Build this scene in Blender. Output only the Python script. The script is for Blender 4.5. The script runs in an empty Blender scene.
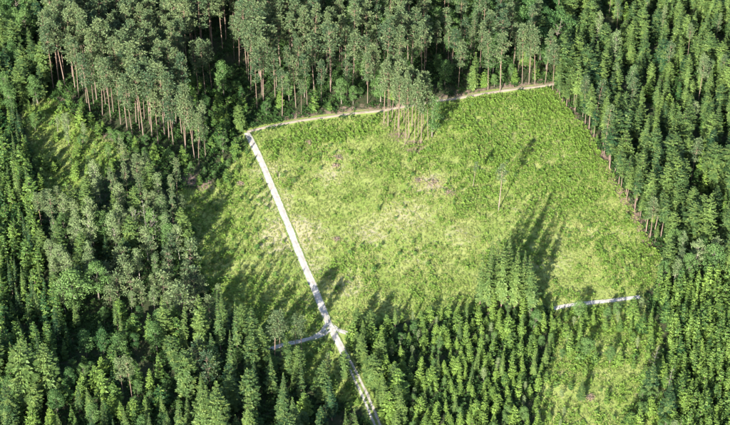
import bpy, math, random
import numpy as np

# ---------------------------------------------------------------- camera, sky, sun, exposure
scene = bpy.context.scene
COL = scene.collection
PITCH, DIST, HFOV = math.radians(38.0), 520.0, math.radians(26.0)
CAM = np.array([0.0, -DIST * math.cos(PITCH), DIST * math.sin(PITCH)])
cd = bpy.data.cameras.new('camera'); cam = bpy.data.objects.new('camera', cd); COL.objects.link(cam)
cam.location = CAM; cam.rotation_euler = (math.pi / 2 - PITCH, 0, 0)
cd.sensor_width = 36; cd.lens = 18 / math.tan(HFOV / 2); cd.clip_start = 1; cd.clip_end = 20000
scene.camera = cam
SUN_EL, SUN_AZ = math.radians(23.5), math.radians(200.0)        # azimuth clockwise from +Y
world = bpy.data.worlds.new('World'); scene.world = world; world.use_nodes = True
wt = world.node_tree
sky = wt.nodes.new('ShaderNodeTexSky'); sky.sky_type = 'NISHITA'; sky.sun_disc = False
sky.sun_elevation = SUN_EL; sky.sun_rotation = SUN_AZ
wt.links.new(sky.outputs[0], wt.nodes['Background'].inputs[0])
wt.nodes['Background'].inputs[1].default_value = 0.075
sl = bpy.data.lights.new('sun', 'SUN'); sun = bpy.data.objects.new('sun', sl); COL.objects.link(sun)
sl.energy = 5.0; sl.angle = math.radians(0.5); sl.color = (1.0, 0.93, 0.79)
sun.rotation_euler = (math.pi / 2 - SUN_EL, 0, math.pi - SUN_AZ); sun.location = (0, 0, 400)
scene.view_settings.view_transform = 'Standard'; scene.view_settings.look = 'None'
scene.view_settings.exposure = 1.93; scene.view_settings.gamma = 1.0
scene.cycles.max_bounces = 5; scene.cycles.diffuse_bounces = 2; scene.cycles.transmission_bounces = 2
scene.cycles.use_denoising = True

R = np.random.default_rng(11)
random.seed(5)
FPX = 365 / math.tan(HFOV / 2)
SP, CP = math.sin(PITCH), math.cos(PITCH)

def at(px, py):
    """ground point surveyed from the photograph (730 x 425 grid)"""
    u, v = (px - 365.0) / FPX, (212.5 - py) / FPX
    d = np.array([u, CP + v * SP, -SP + v * CP])
    t = CAM[2] / -d[2]
    return np.array([CAM[0] + d[0] * t, CAM[1] + d[1] * t])

def project(x, y, z):
    rx, ry, rz = x - CAM[0], y - CAM[1], z - CAM[2]
    w = ry * CP - rz * SP; v = ry * SP + rz * CP
    return 365 + FPX * rx / w, 212.5 - FPX * v / w, w

def poly(pts): return np.array([at(*p) for p in pts])

def inside(P, x, y):
    x = np.asarray(x, float); y = np.asarray(y, float)
    r = np.zeros(x.shape, bool); j = len(P) - 1
    for i in range(len(P)):
        xi, yi = P[i]; xj, yj = P[j]
        c = ((yi > y) != (yj > y)) & (x < (xj - xi) * (y - yi) / (yj - yi + 1e-12) + xi)
        r ^= c; j = i
    return r

def seg_dist(P, x, y, closed=False):
    x = np.asarray(x, float); y = np.asarray(y, float)
    best = np.full(x.shape, 1e9); n = len(P)
    for i in range(n if closed else n - 1):
        a, b = P[i], P[(i + 1) % n]; d = b - a; L = d @ d + 1e-12
        t = np.clip(((x - a[0]) * d[0] + (y - a[1]) * d[1]) / L, 0, 1)
        best = np.minimum(best, np.hypot(x - a[0] - t * d[0], y - a[1] - t * d[1]))
    return best

_tab = np.random.default_rng(3).random((256, 256))
def vnoise(x, y, s):
    x = np.asarray(x, float) / s + 500.3; y = np.asarray(y, float) / s + 300.7
    xi, yi = np.floor(x).astype(int), np.floor(y).astype(int); fx, fy = x - xi, y - yi
    fx = fx * fx * (3 - 2 * fx); fy = fy * fy * (3 - 2 * fy)
    g = lambda a, b: _tab[a % 256, b % 256]
    return (g(xi, yi) * (1 - fx) + g(xi + 1, yi) * fx) * (1 - fy) + (g(xi, yi + 1) * (1 - fx) + g(xi + 1, yi + 1) * fx) * fy

def hgt(x, y):
    return 0.7 * (vnoise(x, y, 28) - .5) + 0.35 * (vnoise(x, y, 9) - .5)

# ---------------------------------------------------------------- node helpers and materials
def mat(name):
    m = bpy.data.materials.new(name); m.use_nodes = True; nt = m.node_tree
    for n in list(nt.nodes): nt.nodes.remove(n)
    out = nt.nodes.new('ShaderNodeOutputMaterial')
    return m, nt, out

def N(nt, t, **kw):
    n = nt.nodes.new(t)
    for k, v in kw.items(): setattr(n, k, v)
    return n

def mixc(nt, fac, a, b, mode='MIX'):
    n = N(nt, 'ShaderNodeMix', data_type='RGBA', blend_type=mode)
    for s, v in ((0, fac), (6, a), (7, b)):
        if isinstance(v, (int, float)): n.inputs[s].default_value = v
        elif isinstance(v, tuple): n.inputs[s].default_value = v + (1,)
        else: nt.links.new(v, n.inputs[s])
    return n.outputs[2]

def ramp(nt, src, lo, hi):
    n = N(nt, 'ShaderNodeMapRange'); n.inputs[1].default_value = lo; n.inputs[2].default_value = hi
    nt.links.new(src, n.inputs[0]); return n.outputs[0]

def attr(nt, name, kind='GEOMETRY'):
    n = N(nt, 'ShaderNodeAttribute', attribute_type=kind, attribute_name=name); return n.outputs['Fac']

def noise(nt, scale, detail=3, coord='Object', rough=.6):
    tc = N(nt, 'ShaderNodeTexCoord'); n = N(nt, 'ShaderNodeTexNoise')
    n.inputs['Scale'].default_value = scale; n.inputs['Detail'].default_value = detail; n.inputs['Roughness'].default_value = rough
    nt.links.new(tc.outputs[coord], n.inputs['Vector']); return n.outputs[0]

def foliage(name, dark, light, fresh, trans=.28):
    """colour runs from dark to light with the tree's own tint, single sprays lean towards the fresh colour"""
    m, nt, out = mat(name)
    c = mixc(nt, attr(nt, 'tint', 'INSTANCER'), dark, light)
    lf = attr(nt, 'leaf')
    c = mixc(nt, ramp(nt, lf, .45, 1.35), c, fresh)
    p = N(nt, 'ShaderNodeBsdfPrincipled'); p.inputs['Roughness'].default_value = .62
    p.inputs['Specular IOR Level'].default_value = .25
    nt.links.new(c, p.inputs['Base Color'])
    t = N(nt, 'ShaderNodeBsdfTranslucent'); nt.links.new(c, t.inputs[0])
    mx = N(nt, 'ShaderNodeMixShader'); mx.inputs[0].default_value = trans
    nt.links.new(p.outputs[0], mx.inputs[1]); nt.links.new(t.outputs[0], mx.inputs[2])
    nt.links.new(mx.outputs[0], out.inputs[0]); return m

def bark(name, low, high, z0, z1, dark):
    m, nt, out = mat(name)
    tc = N(nt, 'ShaderNodeTexCoord'); sx = N(nt, 'ShaderNodeSeparateXYZ'); nt.links.new(tc.outputs['Object'], sx.inputs[0])
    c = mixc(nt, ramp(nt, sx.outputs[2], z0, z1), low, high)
    c = mixc(nt, ramp(nt, noise(nt, 2.2, 4), .52, .75), c, dark)
    p = N(nt, 'ShaderNodeBsdfPrincipled'); p.inputs['Roughness'].default_value = .85
    p.inputs['Specular IOR Level'].default_value = .15
    nt.links.new(c, p.inputs['Base Color'])
    b = N(nt, 'ShaderNodeBump'); b.inputs['Strength'].default_value = .5; b.inputs['Distance'].default_value = .05
    nt.links.new(noise(nt, 9, 3), b.inputs['Height']); nt.links.new(b.outputs[0], p.inputs['Normal'])
    nt.links.new(p.outputs[0], out.inputs[0]); return m

M = {}
M['pine'] = foliage('pine_needles', (.022, .058, .030), (.094, .138, .060), (.180, .215, .095), .12)
M['spruce'] = foliage('spruce_needles', (.016, .052, .022), (.090, .150, .038), (.180, .240, .060), .14)
M['young'] = foliage('young_spruce_needles', (.020, .068, .020), (.118, .198, .038), (.205, .295, .055), .16)
M['broad'] = foliage('broadleaf_leaves', (.028, .085, .026), (.095, .175, .050), (.14, .22, .065), .22)
M['birch'] = foliage('birch_leaves', (.065, .120, .046), (.150, .205, .090), (.19, .24, .105), .22)
M['shrub'] = foliage('shrub_leaves', (.045, .120, .026), (.115, .210, .046), (.16, .26, .062), .25)
M['grass'] = foliage('grass_blades', (.115, .195, .038), (.34, .375, .135), (.44, .43, .20), .3)
M['herb'] = foliage('herb_leaves', (.060, .145, .024), (.175, .290, .048), (.24, .345, .070), .25)
M['fern'] = foliage('fern_leaves', (.020, .058, .016), (.060, .120, .030), (.08, .15, .035), .2)
M['brush'] = foliage('dead_brush', (.13, .080, .055), (.27, .205, .155), (.32, .26, .20), .1)
M['pinebark'] = bark('pine_bark', (.185, .140, .120), (.225, .155, .118), 3, 16, (.10, .075, .062))
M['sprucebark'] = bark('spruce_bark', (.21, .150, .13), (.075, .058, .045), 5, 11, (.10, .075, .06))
M['birchbark'] = bark('birch_bark', (.36, .33, .30), (.34, .31, .27), 1, 9, (.10, .09, .08))
M['greybark'] = bark('grey_bark', (.14, .125, .105), (.12, .11, .09), 1, 7, (.07, .06, .05))
M['palebark'] = bark('pale_pine_bark', (.21, .18, .155), (.22, .17, .135), 1, 12, (.12, .10, .09))
M['deadwood'] = bark('dead_wood', (.20, .19, .165), (.23, .22, .195), 1, 9, (.15, .14, .125))

def gravel_mat(name='track_gravel', tone=(1, 1, 1)):
    m, nt, out = mat(name)
    n1, n2 = noise(nt, .55, 4), noise(nt, 5.0, 4)
    c = mixc(nt, n2, (.32, .305, .285), (.48, .465, .445))
    c = mixc(nt, ramp(nt, n1, .48, .72), c, (.31, .275, .235))
    c = mixc(nt, 1.0, c, tone, 'MULTIPLY')
    gm = N(nt, 'ShaderNodeMath', operation='ADD'); nt.links.new(attr(nt, 'green'), gm.inputs[0])
    g2 = N(nt, 'ShaderNodeMath', operation='MULTIPLY_ADD'); nt.links.new(noise(nt, 1.3, 5), g2.inputs[0])
    g2.inputs[1].default_value = 1.3; g2.inputs[2].default_value = -.65
    nt.links.new(g2.outputs[0], gm.inputs[1])
    c = mixc(nt, ramp(nt, gm.outputs[0], .40, .62), c, (.15, .20, .06))
    p = N(nt, 'ShaderNodeBsdfPrincipled'); p.inputs['Roughness'].default_value = .9; p.inputs['Specular IOR Level'].default_value = .1
    nt.links.new(c, p.inputs['Base Color'])
    b = N(nt, 'ShaderNodeBump'); b.inputs['Strength'].default_value = .6; b.inputs['Distance'].default_value = .06
    nt.links.new(n2, b.inputs['Height']); nt.links.new(b.outputs[0], p.inputs['Normal'])
    nt.links.new(p.outputs[0], out.inputs[0]); return m
M['gravel'] = gravel_mat()
M['path'] = gravel_mat('path_dirt', (.84, .76, .66))

def ground_mat():
    m, nt, out = mat('ground_soil_and_turf')
    n1, n2, n3 = noise(nt, .09, 5), noise(nt, .5, 5, rough=.7), noise(nt, 2.6, 4, rough=.7)
    floor = mixc(nt, ramp(nt, n2, .35, .65), (.028, .050, .020), (.060, .060, .034))
    grass = mixc(nt, ramp(nt, n3, .3, .7), (.130, .200, .040), (.255, .320, .085))
    grass = mixc(nt, ramp(nt, n1, .45, .65), grass, (.300, .335, .120))
    straw = mixc(nt, n3, (.29, .28, .15), (.43, .39, .27))
    dirt = mixc(nt, ramp(nt, n2, .3, .7), (.150, .105, .080), (.255, .195, .160))
    def broken(a, amt):
        s = N(nt, 'ShaderNodeMath', operation='MULTIPLY_ADD'); nt.links.new(n2, s.inputs[0])
        s.inputs[1].default_value = amt; s.inputs[2].default_value = -amt / 2
        t = N(nt, 'ShaderNodeMath', operation='ADD'); nt.links.new(a, t.inputs[0]); nt.links.new(s.outputs[0], t.inputs[1])
        return ramp(nt, t.outputs[0], .35, .65)
    c = mixc(nt, broken(attr(nt, 'meadow'), .9), floor, grass)
    c = mixc(nt, broken(attr(nt, 'straw'), 1.5), c, straw)
    c = mixc(nt, broken(attr(nt, 'dirt'), 1.2), c, dirt)
    p = N(nt, 'ShaderNodeBsdfPrincipled'); p.inputs['Roughness'].default_value = .9; p.inputs['Specular IOR Level'].default_value = .1
    nt.links.new(c, p.inputs['Base Color'])
    b = N(nt, 'ShaderNodeBump'); b.inputs['Strength'].default_value = .8; b.inputs['Distance'].default_value = .25
    nt.links.new(n3, b.inputs['Height']); nt.links.new(b.outputs[0], p.inputs['Normal'])
    nt.links.new(p.outputs[0], out.inputs[0]); return m
M['ground'] = ground_mat()

# ---------------------------------------------------------------- mesh helpers
class MB:
    def __init__(s): s.v, s.f, s.a, s.mi, s.n = [], [], [], [], 0
    def add(s, v, f, a=.5, mi=0):
        v = np.asarray(v, float); f = np.asarray(f, int)
        s.v.append(v); s.f.append(f + s.n); s.n += len(v)
        s.a.append(np.broadcast_to(np.asarray(a, float), (len(v),)).copy()); s.mi.append(np.full(len(f), mi))
    def kites(s, c, d, up, L, W, leaf, mi=0):
        """leaf sprays: base c, direction d (n,3), folded along the middle"""
        n = len(c); d = d / (np.linalg.norm(d, axis=1, keepdims=True) + 1e-9)
        side = np.cross(d, up); side /= np.linalg.norm(side, axis=1, keepdims=True) + 1e-9
        nn = np.cross(side, d); L = np.broadcast_to(L, (n,))[:, None]; W = np.broadcast_to(W, (n,))[:, None]
        mid = c + d * L * .45 - nn * W * .22
        v = np.stack([c, mid + side * W * .5, c + d * L, mid - side * W * .5], 1).reshape(-1, 3)
        s.add(v, np.arange(4 * n).reshape(n, 4), np.repeat(leaf, 4), mi)
    def tube(s, pts, rad, k=6, mi=0):
        pts = np.asarray(pts, float); n = len(pts)
        t = np.gradient(pts, axis=0); t /= np.linalg.norm(t, axis=1, keepdims=True) + 1e-9
        ref = np.where(np.abs(t[:, 2:3]) > .8, np.array([[1., 0, 0]]), np.array([[0., 0, 1]]))
        a = np.cross(t, ref); a /= np.linalg.norm(a, axis=1, keepdims=True); b = np.cross(t, a)
        th = np.arange(k) * 2 * math.pi / k
        v = (pts[:, None] + np.asarray(rad)[:, None, None] * (a[:, None] * np.cos(th)[None, :, None] + b[:, None] * np.sin(th)[None, :, None])).reshape(-1, 3)
        f = [[i * k + j, i * k + (j + 1) % k, (i + 1) * k + (j + 1) % k, (i + 1) * k + j] for i in range(n - 1) for j in range(k)]
        s.add(v, f, .3, mi)
    def mesh(s, name, mats, smooth=False):
        me = bpy.data.meshes.new(name)
        v = np.concatenate(s.v); f = np.concatenate(s.f)
        me.vertices.add(len(v)); me.vertices.foreach_set('co', v.astype(np.float32).ravel())
        me.loops.add(f.size); me.loops.foreach_set('vertex_index', f.astype(np.int32).ravel())
        me.polygons.add(len(f)); me.polygons.foreach_set('loop_start', np.arange(0, f.size, 4, dtype=np.int32))
        me.polygons.foreach_set('material_index', np.concatenate(s.mi).astype(np.int32))
        if smooth: me.polygons.foreach_set('use_smooth', np.ones(len(f), bool))
        at_ = me.attributes.new('leaf', 'FLOAT', 'POINT'); at_.data.foreach_set('value', np.concatenate(s.a).astype(np.float32))
        me.update(calc_edges=True); me.validate()
        for m in mats: me.materials.append(m)
        return me
    def join(s, o, mi=0):
        q = MB(); q.v = s.v + o.v; q.f = s.f + [x + s.n for x in o.f]; q.a = s.a + o.a
        q.mi = s.mi + [x * 0 + mi for x in o.mi]; q.n = s.n + o.n; return q

def unit(n, r):
    v = r.normal(size=(n, 3)); return v / np.linalg.norm(v, axis=1, keepdims=True)

def trunk_curve(H, r, bend):
    z = np.linspace(-.4, H, 9); t = np.clip(z / H, 0, 1)
    a, ph = r.random() * 6.28, r.random() * 6
    off = bend * (np.sin(t * 3 + ph) - math.sin(ph)) * t
    return np.stack([np.cos(a) * off, np.sin(a) * off, z], 1), t

def at_trunk(P, z):
    return np.array([np.interp(z, P[:, 2], P[:, 0]), np.interp(z, P[:, 2], P[:, 1]), z])

def spruce(H, Rm, base, gap, per, seed, droop=.28, drop=.07, side=3, thin=.85, power=.66, tip=1.0):
    r = np.random.default_rng(seed); T, C = MB(), MB()
    P, t = trunk_curve(H * .985, r, H * .006)
    T.tube(P, (H * .0075 + .03) * (1 - t * .95), 6)
    z = base * H
    while z < H * .985:
        u = (z - base * H) / (H * (1 - base)); full = min(1, (1 - u) / tip) ** power * (.72 + .28 * min(1, u * 4 + .2))
        k = max(4, int(per * (.55 + .45 * (1 - u)) + r.random()))
        ph = r.random() * 6.28
        for j in range(k):
            if r.random() < drop: continue
            az = ph + j * 6.283 / k + r.normal() * .22; L = max(.22, Rm * full * r.uniform(.72, 1.18))
            out = np.array([math.cos(az), math.sin(az), 0])
            pitch = -droop * (1 - u) + .55 * u + r.normal() * .16
            o = at_trunk(P, z + r.normal() * gap * .5); m = max(2, int(side * (.35 + .65 * min(1, L / Rm)) + .5))
            s = (np.arange(m) + .6) / (m + .3)
            c = o + np.outer(s * L, out) + np.outer((s * pitch + .14 * s * s) * L, [0, 0, 1])
            sd = np.array([-out[1], out[0], 0]); w = (L * (.46 - .26 * s) + .12) * r.uniform(.85, 1.2, m) * (3.6 / (side + .6)) ** .55
            up = np.tile([0, 0, 1.], (m, 1)); lf = r.random()
            for sg in (-1, 1):
                d = out * .8 + sg * sd * 1.0 + np.outer(r.normal(size=m) * .2 - .34, [0, 0, 1])
                C.kites(c, d, up * .75 + out * .8 + unit(m, r) * .35, w * 1.25, w * .55 * thin, np.clip(lf * .6 + r.random(m) * .4, 0, 1))
            end = c[-1:]; C.kites(end - out * L * .22, (out + np.array([0, 0, pitch * .6]))[None], up[:1], [L * .52], [L * .26 * thin + .12], np.array([lf]))
        z += gap * (.75 + .5 * r.random()) * (1 - .35 * u)
    C.kites(np.tile(at_trunk(P, H * .955), (5, 1)), np.concatenate([r.normal(size=(5, 2)) * .25, np.ones((5, 1))], 1), unit(5, r), H * .05, H * .018 + .06, r.random(5))
    return T, C

def puff(C, c, rad, n, r, L, W, up=.35, lf=None):
    d = unit(n, r); d[:, 2] = d[:, 2] * .8 + up
    d /= np.linalg.norm(d, axis=1, keepdims=True)
    p = c + d * rad * r.uniform(.15, .75, (n, 1)) * np.array([1, 1, .72])
    C.kites(p, d + unit(n, r) * .35, unit(n, r), L * r.uniform(.7, 1.3, n), W * r.uniform(.7, 1.3, n),
            np.clip((r.random() if lf is None else lf) * .55 + r.random(n) * .45, 0, 1))

def pine(H, Rm, base, limbs, seed, n=24, pr=.85, spread=1.0, kl=.62, tk=1.0):
    r = np.random.default_rng(seed); T, C = MB(), MB()
    P, t = trunk_curve(H * .96, r, H * .018)
    T.tube(P, (H * .0050 + .03) * (1 - t * .84) * tk * r.uniform(.8, 1.25), 7)
    for i in range(limbs):
        u = (i + r.random()) / limbs; z = H * (base + (1 - base) * u * .96)
        prof = math.sin(math.pi * (.16 + .80 * u) ** .85) ** .7
        az = i * 2.4 + r.normal() * .5; L = Rm * prof * r.uniform(.55, 1.15)
        out = np.array([math.cos(az), math.sin(az), 0]); rise = (.12 + .55 * u + r.normal() * .12) * spread
        o = at_trunk(P, z); e = o + out * L + np.array([0, 0, L * rise])
        mid = (o + e) / 2 - np.array([0, 0, L * .08])
        T.tube([o, mid, e], [.055, .04, .02], 3)
        puff(C, e, pr * r.uniform(.75, 1.2), n, r, kl, kl * .42)
        puff(C, mid + out * L * .12 + np.array([0, 0, .15]), pr * r.uniform(.5, .85), int(n * .6), r, kl, kl * .42)
    puff(C, at_trunk(P, H * .965), pr * .9, n, r, kl, kl * .42, .6)
    for i in range(5):                                    # dead stubs below the crown
        az = r.random() * 6.28; o = at_trunk(P, H * (base - .06 - .05 * i)); L = r.uniform(.4, 1.1)
        T.tube([o, o + np.array([math.cos(az) * L, math.sin(az) * L, -.1])], [.04, .015], 4)
    return T, C

def leafy(H, Rm, base, lobes, seed, n=80, lr=1.5, kl=.55, shape=1.0, stems=1, tr=.02, lt=1.0):
    r = np.random.default_rng(seed); T, C = MB(), MB()
    P, t = trunk_curve(H * .72, r, H * .02)
    T.tube(P, (H * tr + .02) * (1 - t * .85), 6)
    for i in range(lobes):
        u = (i + r.random()) / lobes
        z = H * (base + (1 - base) * u) - lr * .5
        prof = max(.08, math.sin(math.pi * (.12 + .83 * u))) ** shape
        az = i * 2.4 + r.normal() * .6; d = Rm * prof * math.sqrt(r.uniform(.12, 1)) * .82
        c = np.array([math.cos(az) * d, math.sin(az) * d, z]) + np.append(at_trunk(P, z)[:2], 0)
        o = at_trunk(P, max(H * base * .6, z - d * .7 - .5))
        T.tube([o, (o + c) / 2 + [0, 0, .12 * d], c], [(H * .005 + .02) * lt, (H * .0035 + .015) * lt, .012], 4)
        q = lr * r.uniform(.65, 1.25)
        nn = int(n * (q / lr) ** 2)
        dd = unit(nn, r); dd[:, 2] = np.where(dd[:, 2] < -.35, -dd[:, 2], dd[:, 2])
        p = c + dd * q * r.uniform(.55, 1.05, (nn, 1)) * np.array([1, 1, .8])
        C.kites(p, unit(nn, r) + dd * .3 - [0, 0, .3], dd + unit(nn, r) * .5, kl * r.uniform(.7, 1.3, nn), kl * .75 * r.uniform(.7, 1.2, nn),
                np.clip(r.random() * .5 + r.random(nn) * .5, 0, 1))
    for i in range(1, stems):
        az = r.random() * 6.28; T.tube([[0, 0, -.2], [math.cos(az) * Rm * .25, math.sin(az) * Rm * .25, H * .35], [math.cos(az) * Rm * .5, math.sin(az) * Rm * .5, H * .75]], [.05, .035, .015], 4)
    return T, C

def bare(H, Rm, limbs, seed):
    r = np.random.default_rng(seed); T = MB(); P, t = trunk_curve(H, r, H * .015)
    T.tube(P, (H * .009 + .04) * (1 - t * .9) * .7, 6); C = MB()
    for i in range(limbs):
        u = .35 + .62 * (i + r.random()) / limbs; az = i * 2.4 + r.normal() * .4; L = Rm * (1.25 - u) * r.uniform(.7, 1.3)
        o = at_trunk(P, H * u); out = np.array([math.cos(az), math.sin(az), 0]); e = o + out * L + [0, 0, L * .45]
        C.tube([o, (o + e) / 2 - [0, 0, .1 * L], e], [.045, .03, .01], 3)
        for k in range(3):
            b = o + (e - o) * r.uniform(.4, .95); C.tube([b, b + unit(1, r)[0] * L * .3 + [0, 0, L * .18]], [.035, .01], 4)
    return T, C

# prototypes: kind -> (list of (trunk mesh, crown mesh), nominal height, materials, crown half width)
PROTO = {}
def proto(kind, builds, H, tm, cm, rad, single=False):
    out = []
    for T, C in builds:
        j = T.join(C, 1).mesh(kind + '_whole', [tm, cm])
        out.append((T.mesh(kind + '_trunk', [tm], True), C.mesh(kind + '_crown', [cm]), j))
    PROTO[kind] = dict(v=out, H=H, rad=rad, single=single)

proto('pine_tree', [pine(25, 1.9 + .25 * (i % 3), (.42, .5, .56, .47, .6, .52, .45)[i], 27 + i % 3 * 3, 100 + i, n=28) for i in range(7)], 25, M['pinebark'], M['pine'], 2.5)
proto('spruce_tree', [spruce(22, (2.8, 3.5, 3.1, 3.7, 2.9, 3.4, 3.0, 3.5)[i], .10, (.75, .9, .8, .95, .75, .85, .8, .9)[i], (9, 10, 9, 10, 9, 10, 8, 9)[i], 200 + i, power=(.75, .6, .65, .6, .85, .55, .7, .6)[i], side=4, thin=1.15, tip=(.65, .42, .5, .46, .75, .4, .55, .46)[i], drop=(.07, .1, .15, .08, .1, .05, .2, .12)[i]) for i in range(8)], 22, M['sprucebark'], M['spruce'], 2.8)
proto('edge_spruce', [spruce(22, 2.2 + .25 * (i % 3), .38 + .06 * (i % 3), .85, 8, 250 + i, drop=.14, tip=.6) for i in range(4)], 22, M['sprucebark'], M['spruce'], 2.5)
proto('slim_spruce', [spruce(25, 2.5 + .25 * i, (.16, .22, .12, .2)[i], .8, 9, 270 + i, droop=.36, drop=.06, power=.88, side=4, thin=1.05, tip=1.0) for i in range(4)], 25, M['sprucebark'], M['spruce'], 2.3)
proto('young_spruce', [spruce(8, (1.65, 2.1, 1.85, 2.2, 1.7, 2.0, 1.8, 2.1)[i], .05, .50 + .05 * (i % 3), 8, 300 + i, droop=.05, drop=.06 + .04 * (i % 3), thin=1.15, power=(.85, .7, .8, .65, .9, .7, .8, .65)[i], tip=(.9, .75, .85, .7, .95, .75, .85, .75)[i]) for i in range(8)], 8, M['sprucebark'], M['young'], 1.5, True)
proto('broadleaf_tree', [leafy(14, 3.3 + .4 * (i % 3), .28, 26, 400 + i, n=110, lr=1.35, kl=.40) for i in range(5)], 14, M['greybark'], M['broad'], 3.6)
proto('birch_tree', [leafy(17, 2.2 + .3 * (i % 3), .34, 30, 500 + i, n=60, lr=1.0, kl=.38, shape=.8, tr=.0065, lt=.4) for i in range(5)], 17, M['birchbark'], M['birch'], 2.5)
proto('young_pine', [pine(11, 2.1 + .3 * (i % 3), .22, 24, 600 + i, n=22, pr=.72, spread=1.3, kl=.58) for i in range(5)], 11, M['pinebark'], M['pine'], 2.3)
proto('shrub', [leafy(2.6, 1.15 + .15 * (i % 3), .2, 8, 700 + i, n=30, lr=.55, kl=.38, stems=4, tr=.012) for i in range(5)], 2.6, M['greybark'], M['shrub'], 1.3, True)
proto('bare_tree', [bare(14, 3.0, 16, 800 + i) for i in range(3)], 14, M['deadwood'], M['deadwood'], 1.5)
proto('thin_pine', [pine(19, 1.35, .62, 16, 900 + i, n=18, pr=.65, tk=1.3) for i in range(2)], 19, M['palebark'], M['pine'], 1.3)

# ---------------------------------------------------------------- the map of the place
CLEARING = poly([(248, 136), (300, 124), (380, 115), (430, 104), (551, 88), (586, 127), (604, 160), (628, 200), (653, 245), (668, 262), (655, 285),
                 (641, 296), (557, 307), (520, 309), (480, 313), (430, 318), (390, 322), (352, 330), (335, 331)])
SIDE_MEADOW = poly([(176, 190), (205, 186), (222, 178), (240, 150), (247, 138), (334, 335), (284, 348), (262, 345), (240, 322), (222, 306), (206, 285), (190, 250), (182, 220)])
LOW_MEADOW = poly([(540, 378), (552, 360), (590, 364), (615, 362), (642, 376), (640, 402), (624, 432), (540, 440)])
SHRUBLAND = poly([(22, 112), (48, 97), (70, 112), (97, 134), (130, 152), (100, 175), (70, 205), (40, 200), (36, 170)])
OPEN_MIX = poly([(558, 312), (640, 302), (662, 330), (664, 380), (690, 440), (620, 440), (640, 385), (612, 368), (556, 362), (548, 340)])
CROSS_GLADE = poly([(284, 348), (333, 338), (362, 405), (350, 408), (330, 396), (300, 378)])
TOP_GLADE = poly([(75, -12), (115, -8), (112, 8), (88, 12)])
TRACKS = dict(
    main=[(247, 133), (262, 163), (283, 213), (303, 262), (319, 300), (329, 325), (337, 341), (352, 370), (364, 394), (377, 424), (392, 456), (412, 500)],
    top=[(247, 132), (268, 127), (300, 121), (345, 115), (381, 111), (430, 102), (480, 95), (520, 89), (551, 85), (575, 80), (600, 70)],
    left=[(331, 331), (322, 336), (310, 340), (296, 343), (283, 345), (262, 352)],
    right=[(331, 329), (338, 332.5), (348, 334)],
    turn_left=[(325.5, 317), (327, 326), (323, 333), (313, 338.5), (304, 341)],
    turn_right=[(326, 318), (330.5, 326), (338, 331.5), (346, 333.6)],
    east=[(552, 309), (565, 306), (580, 304), (610, 301), (640, 297)],
)
TRK = {k: poly(v) for k, v in TRACKS.items()}
WID = dict(main=3.2, top=2.0, left=2.2, right=2.6, east=2.3, turn_left=2.0, turn_right=2.2)

def track_dist(x, y):
    b = np.full(np.shape(x), 1e9)
    for k, p in TRK.items(): b = np.minimum(b, seg_dist(p, x, y) - WID[k] / 2)
    return b

STRAW = [((290, 235), 13, .8), ((268, 170), 9, .55), ((275, 200), 9, .6), ((310, 265), 8, .5), ((405, 215), 14, .5), ((370, 232), 10, .55), ((330, 175), 9, .5), ((430, 186), 8, .75), ((335, 150), 10, .25), ((420, 255), 14, .35),
         ((520, 210), 8, .35), ((560, 200), 9, .3), ((590, 230), 9, .35), ((610, 270), 10, .3), ((345, 285), 10, .5), ((460, 235), 9, .45), ((310, 300), 6, .4), ((560, 262), 11, .35), ((585, 400), 8, .3)]
DIRT = [((433, 183), 3.2, .8), ((450, 192), 3.0, .8), ((418, 181), 2.5, .5), ((338, 156), 2.4, .6), ((338, 165), 2, .5), ((310, 142), 2.2, .5), ((337, 239), 2.2, .5), ((398, 135), 5, .8), ((415, 146), 5, .9),
        ((388, 122), 5, .6), ((203, 185), 4, .9), ((190, 180), 4, .8), ((62, 98), 6, .9), ((78, 112), 5, .7), ((120, 240), 5, .8), ((98, 235), 5, .7), ((22, 25), 6, .7), ((684, 268), 4, .9), ((705, 276), 4, .8),
        ((645, 396), 4, .6), ((560, 372), 3, .5), ((632, 318), 4, .6), ((106, 138), 5, .6), ((495, 303), 6, .9), ((510, 304), 5, .9), ((240, 183), 2, .6), ((590, 398), 2, .6), ((540, 386), 3, .5), ((105, 362), 4, .6)]
EDGE_R = poly([(552, 90), (570, 110), (585, 126), (603, 160), (627, 200), (652, 244)])
EDGE_T = poly([(290, 117), (330, 112), (381, 107), (430, 98), (480, 91), (551, 81)])

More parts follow.
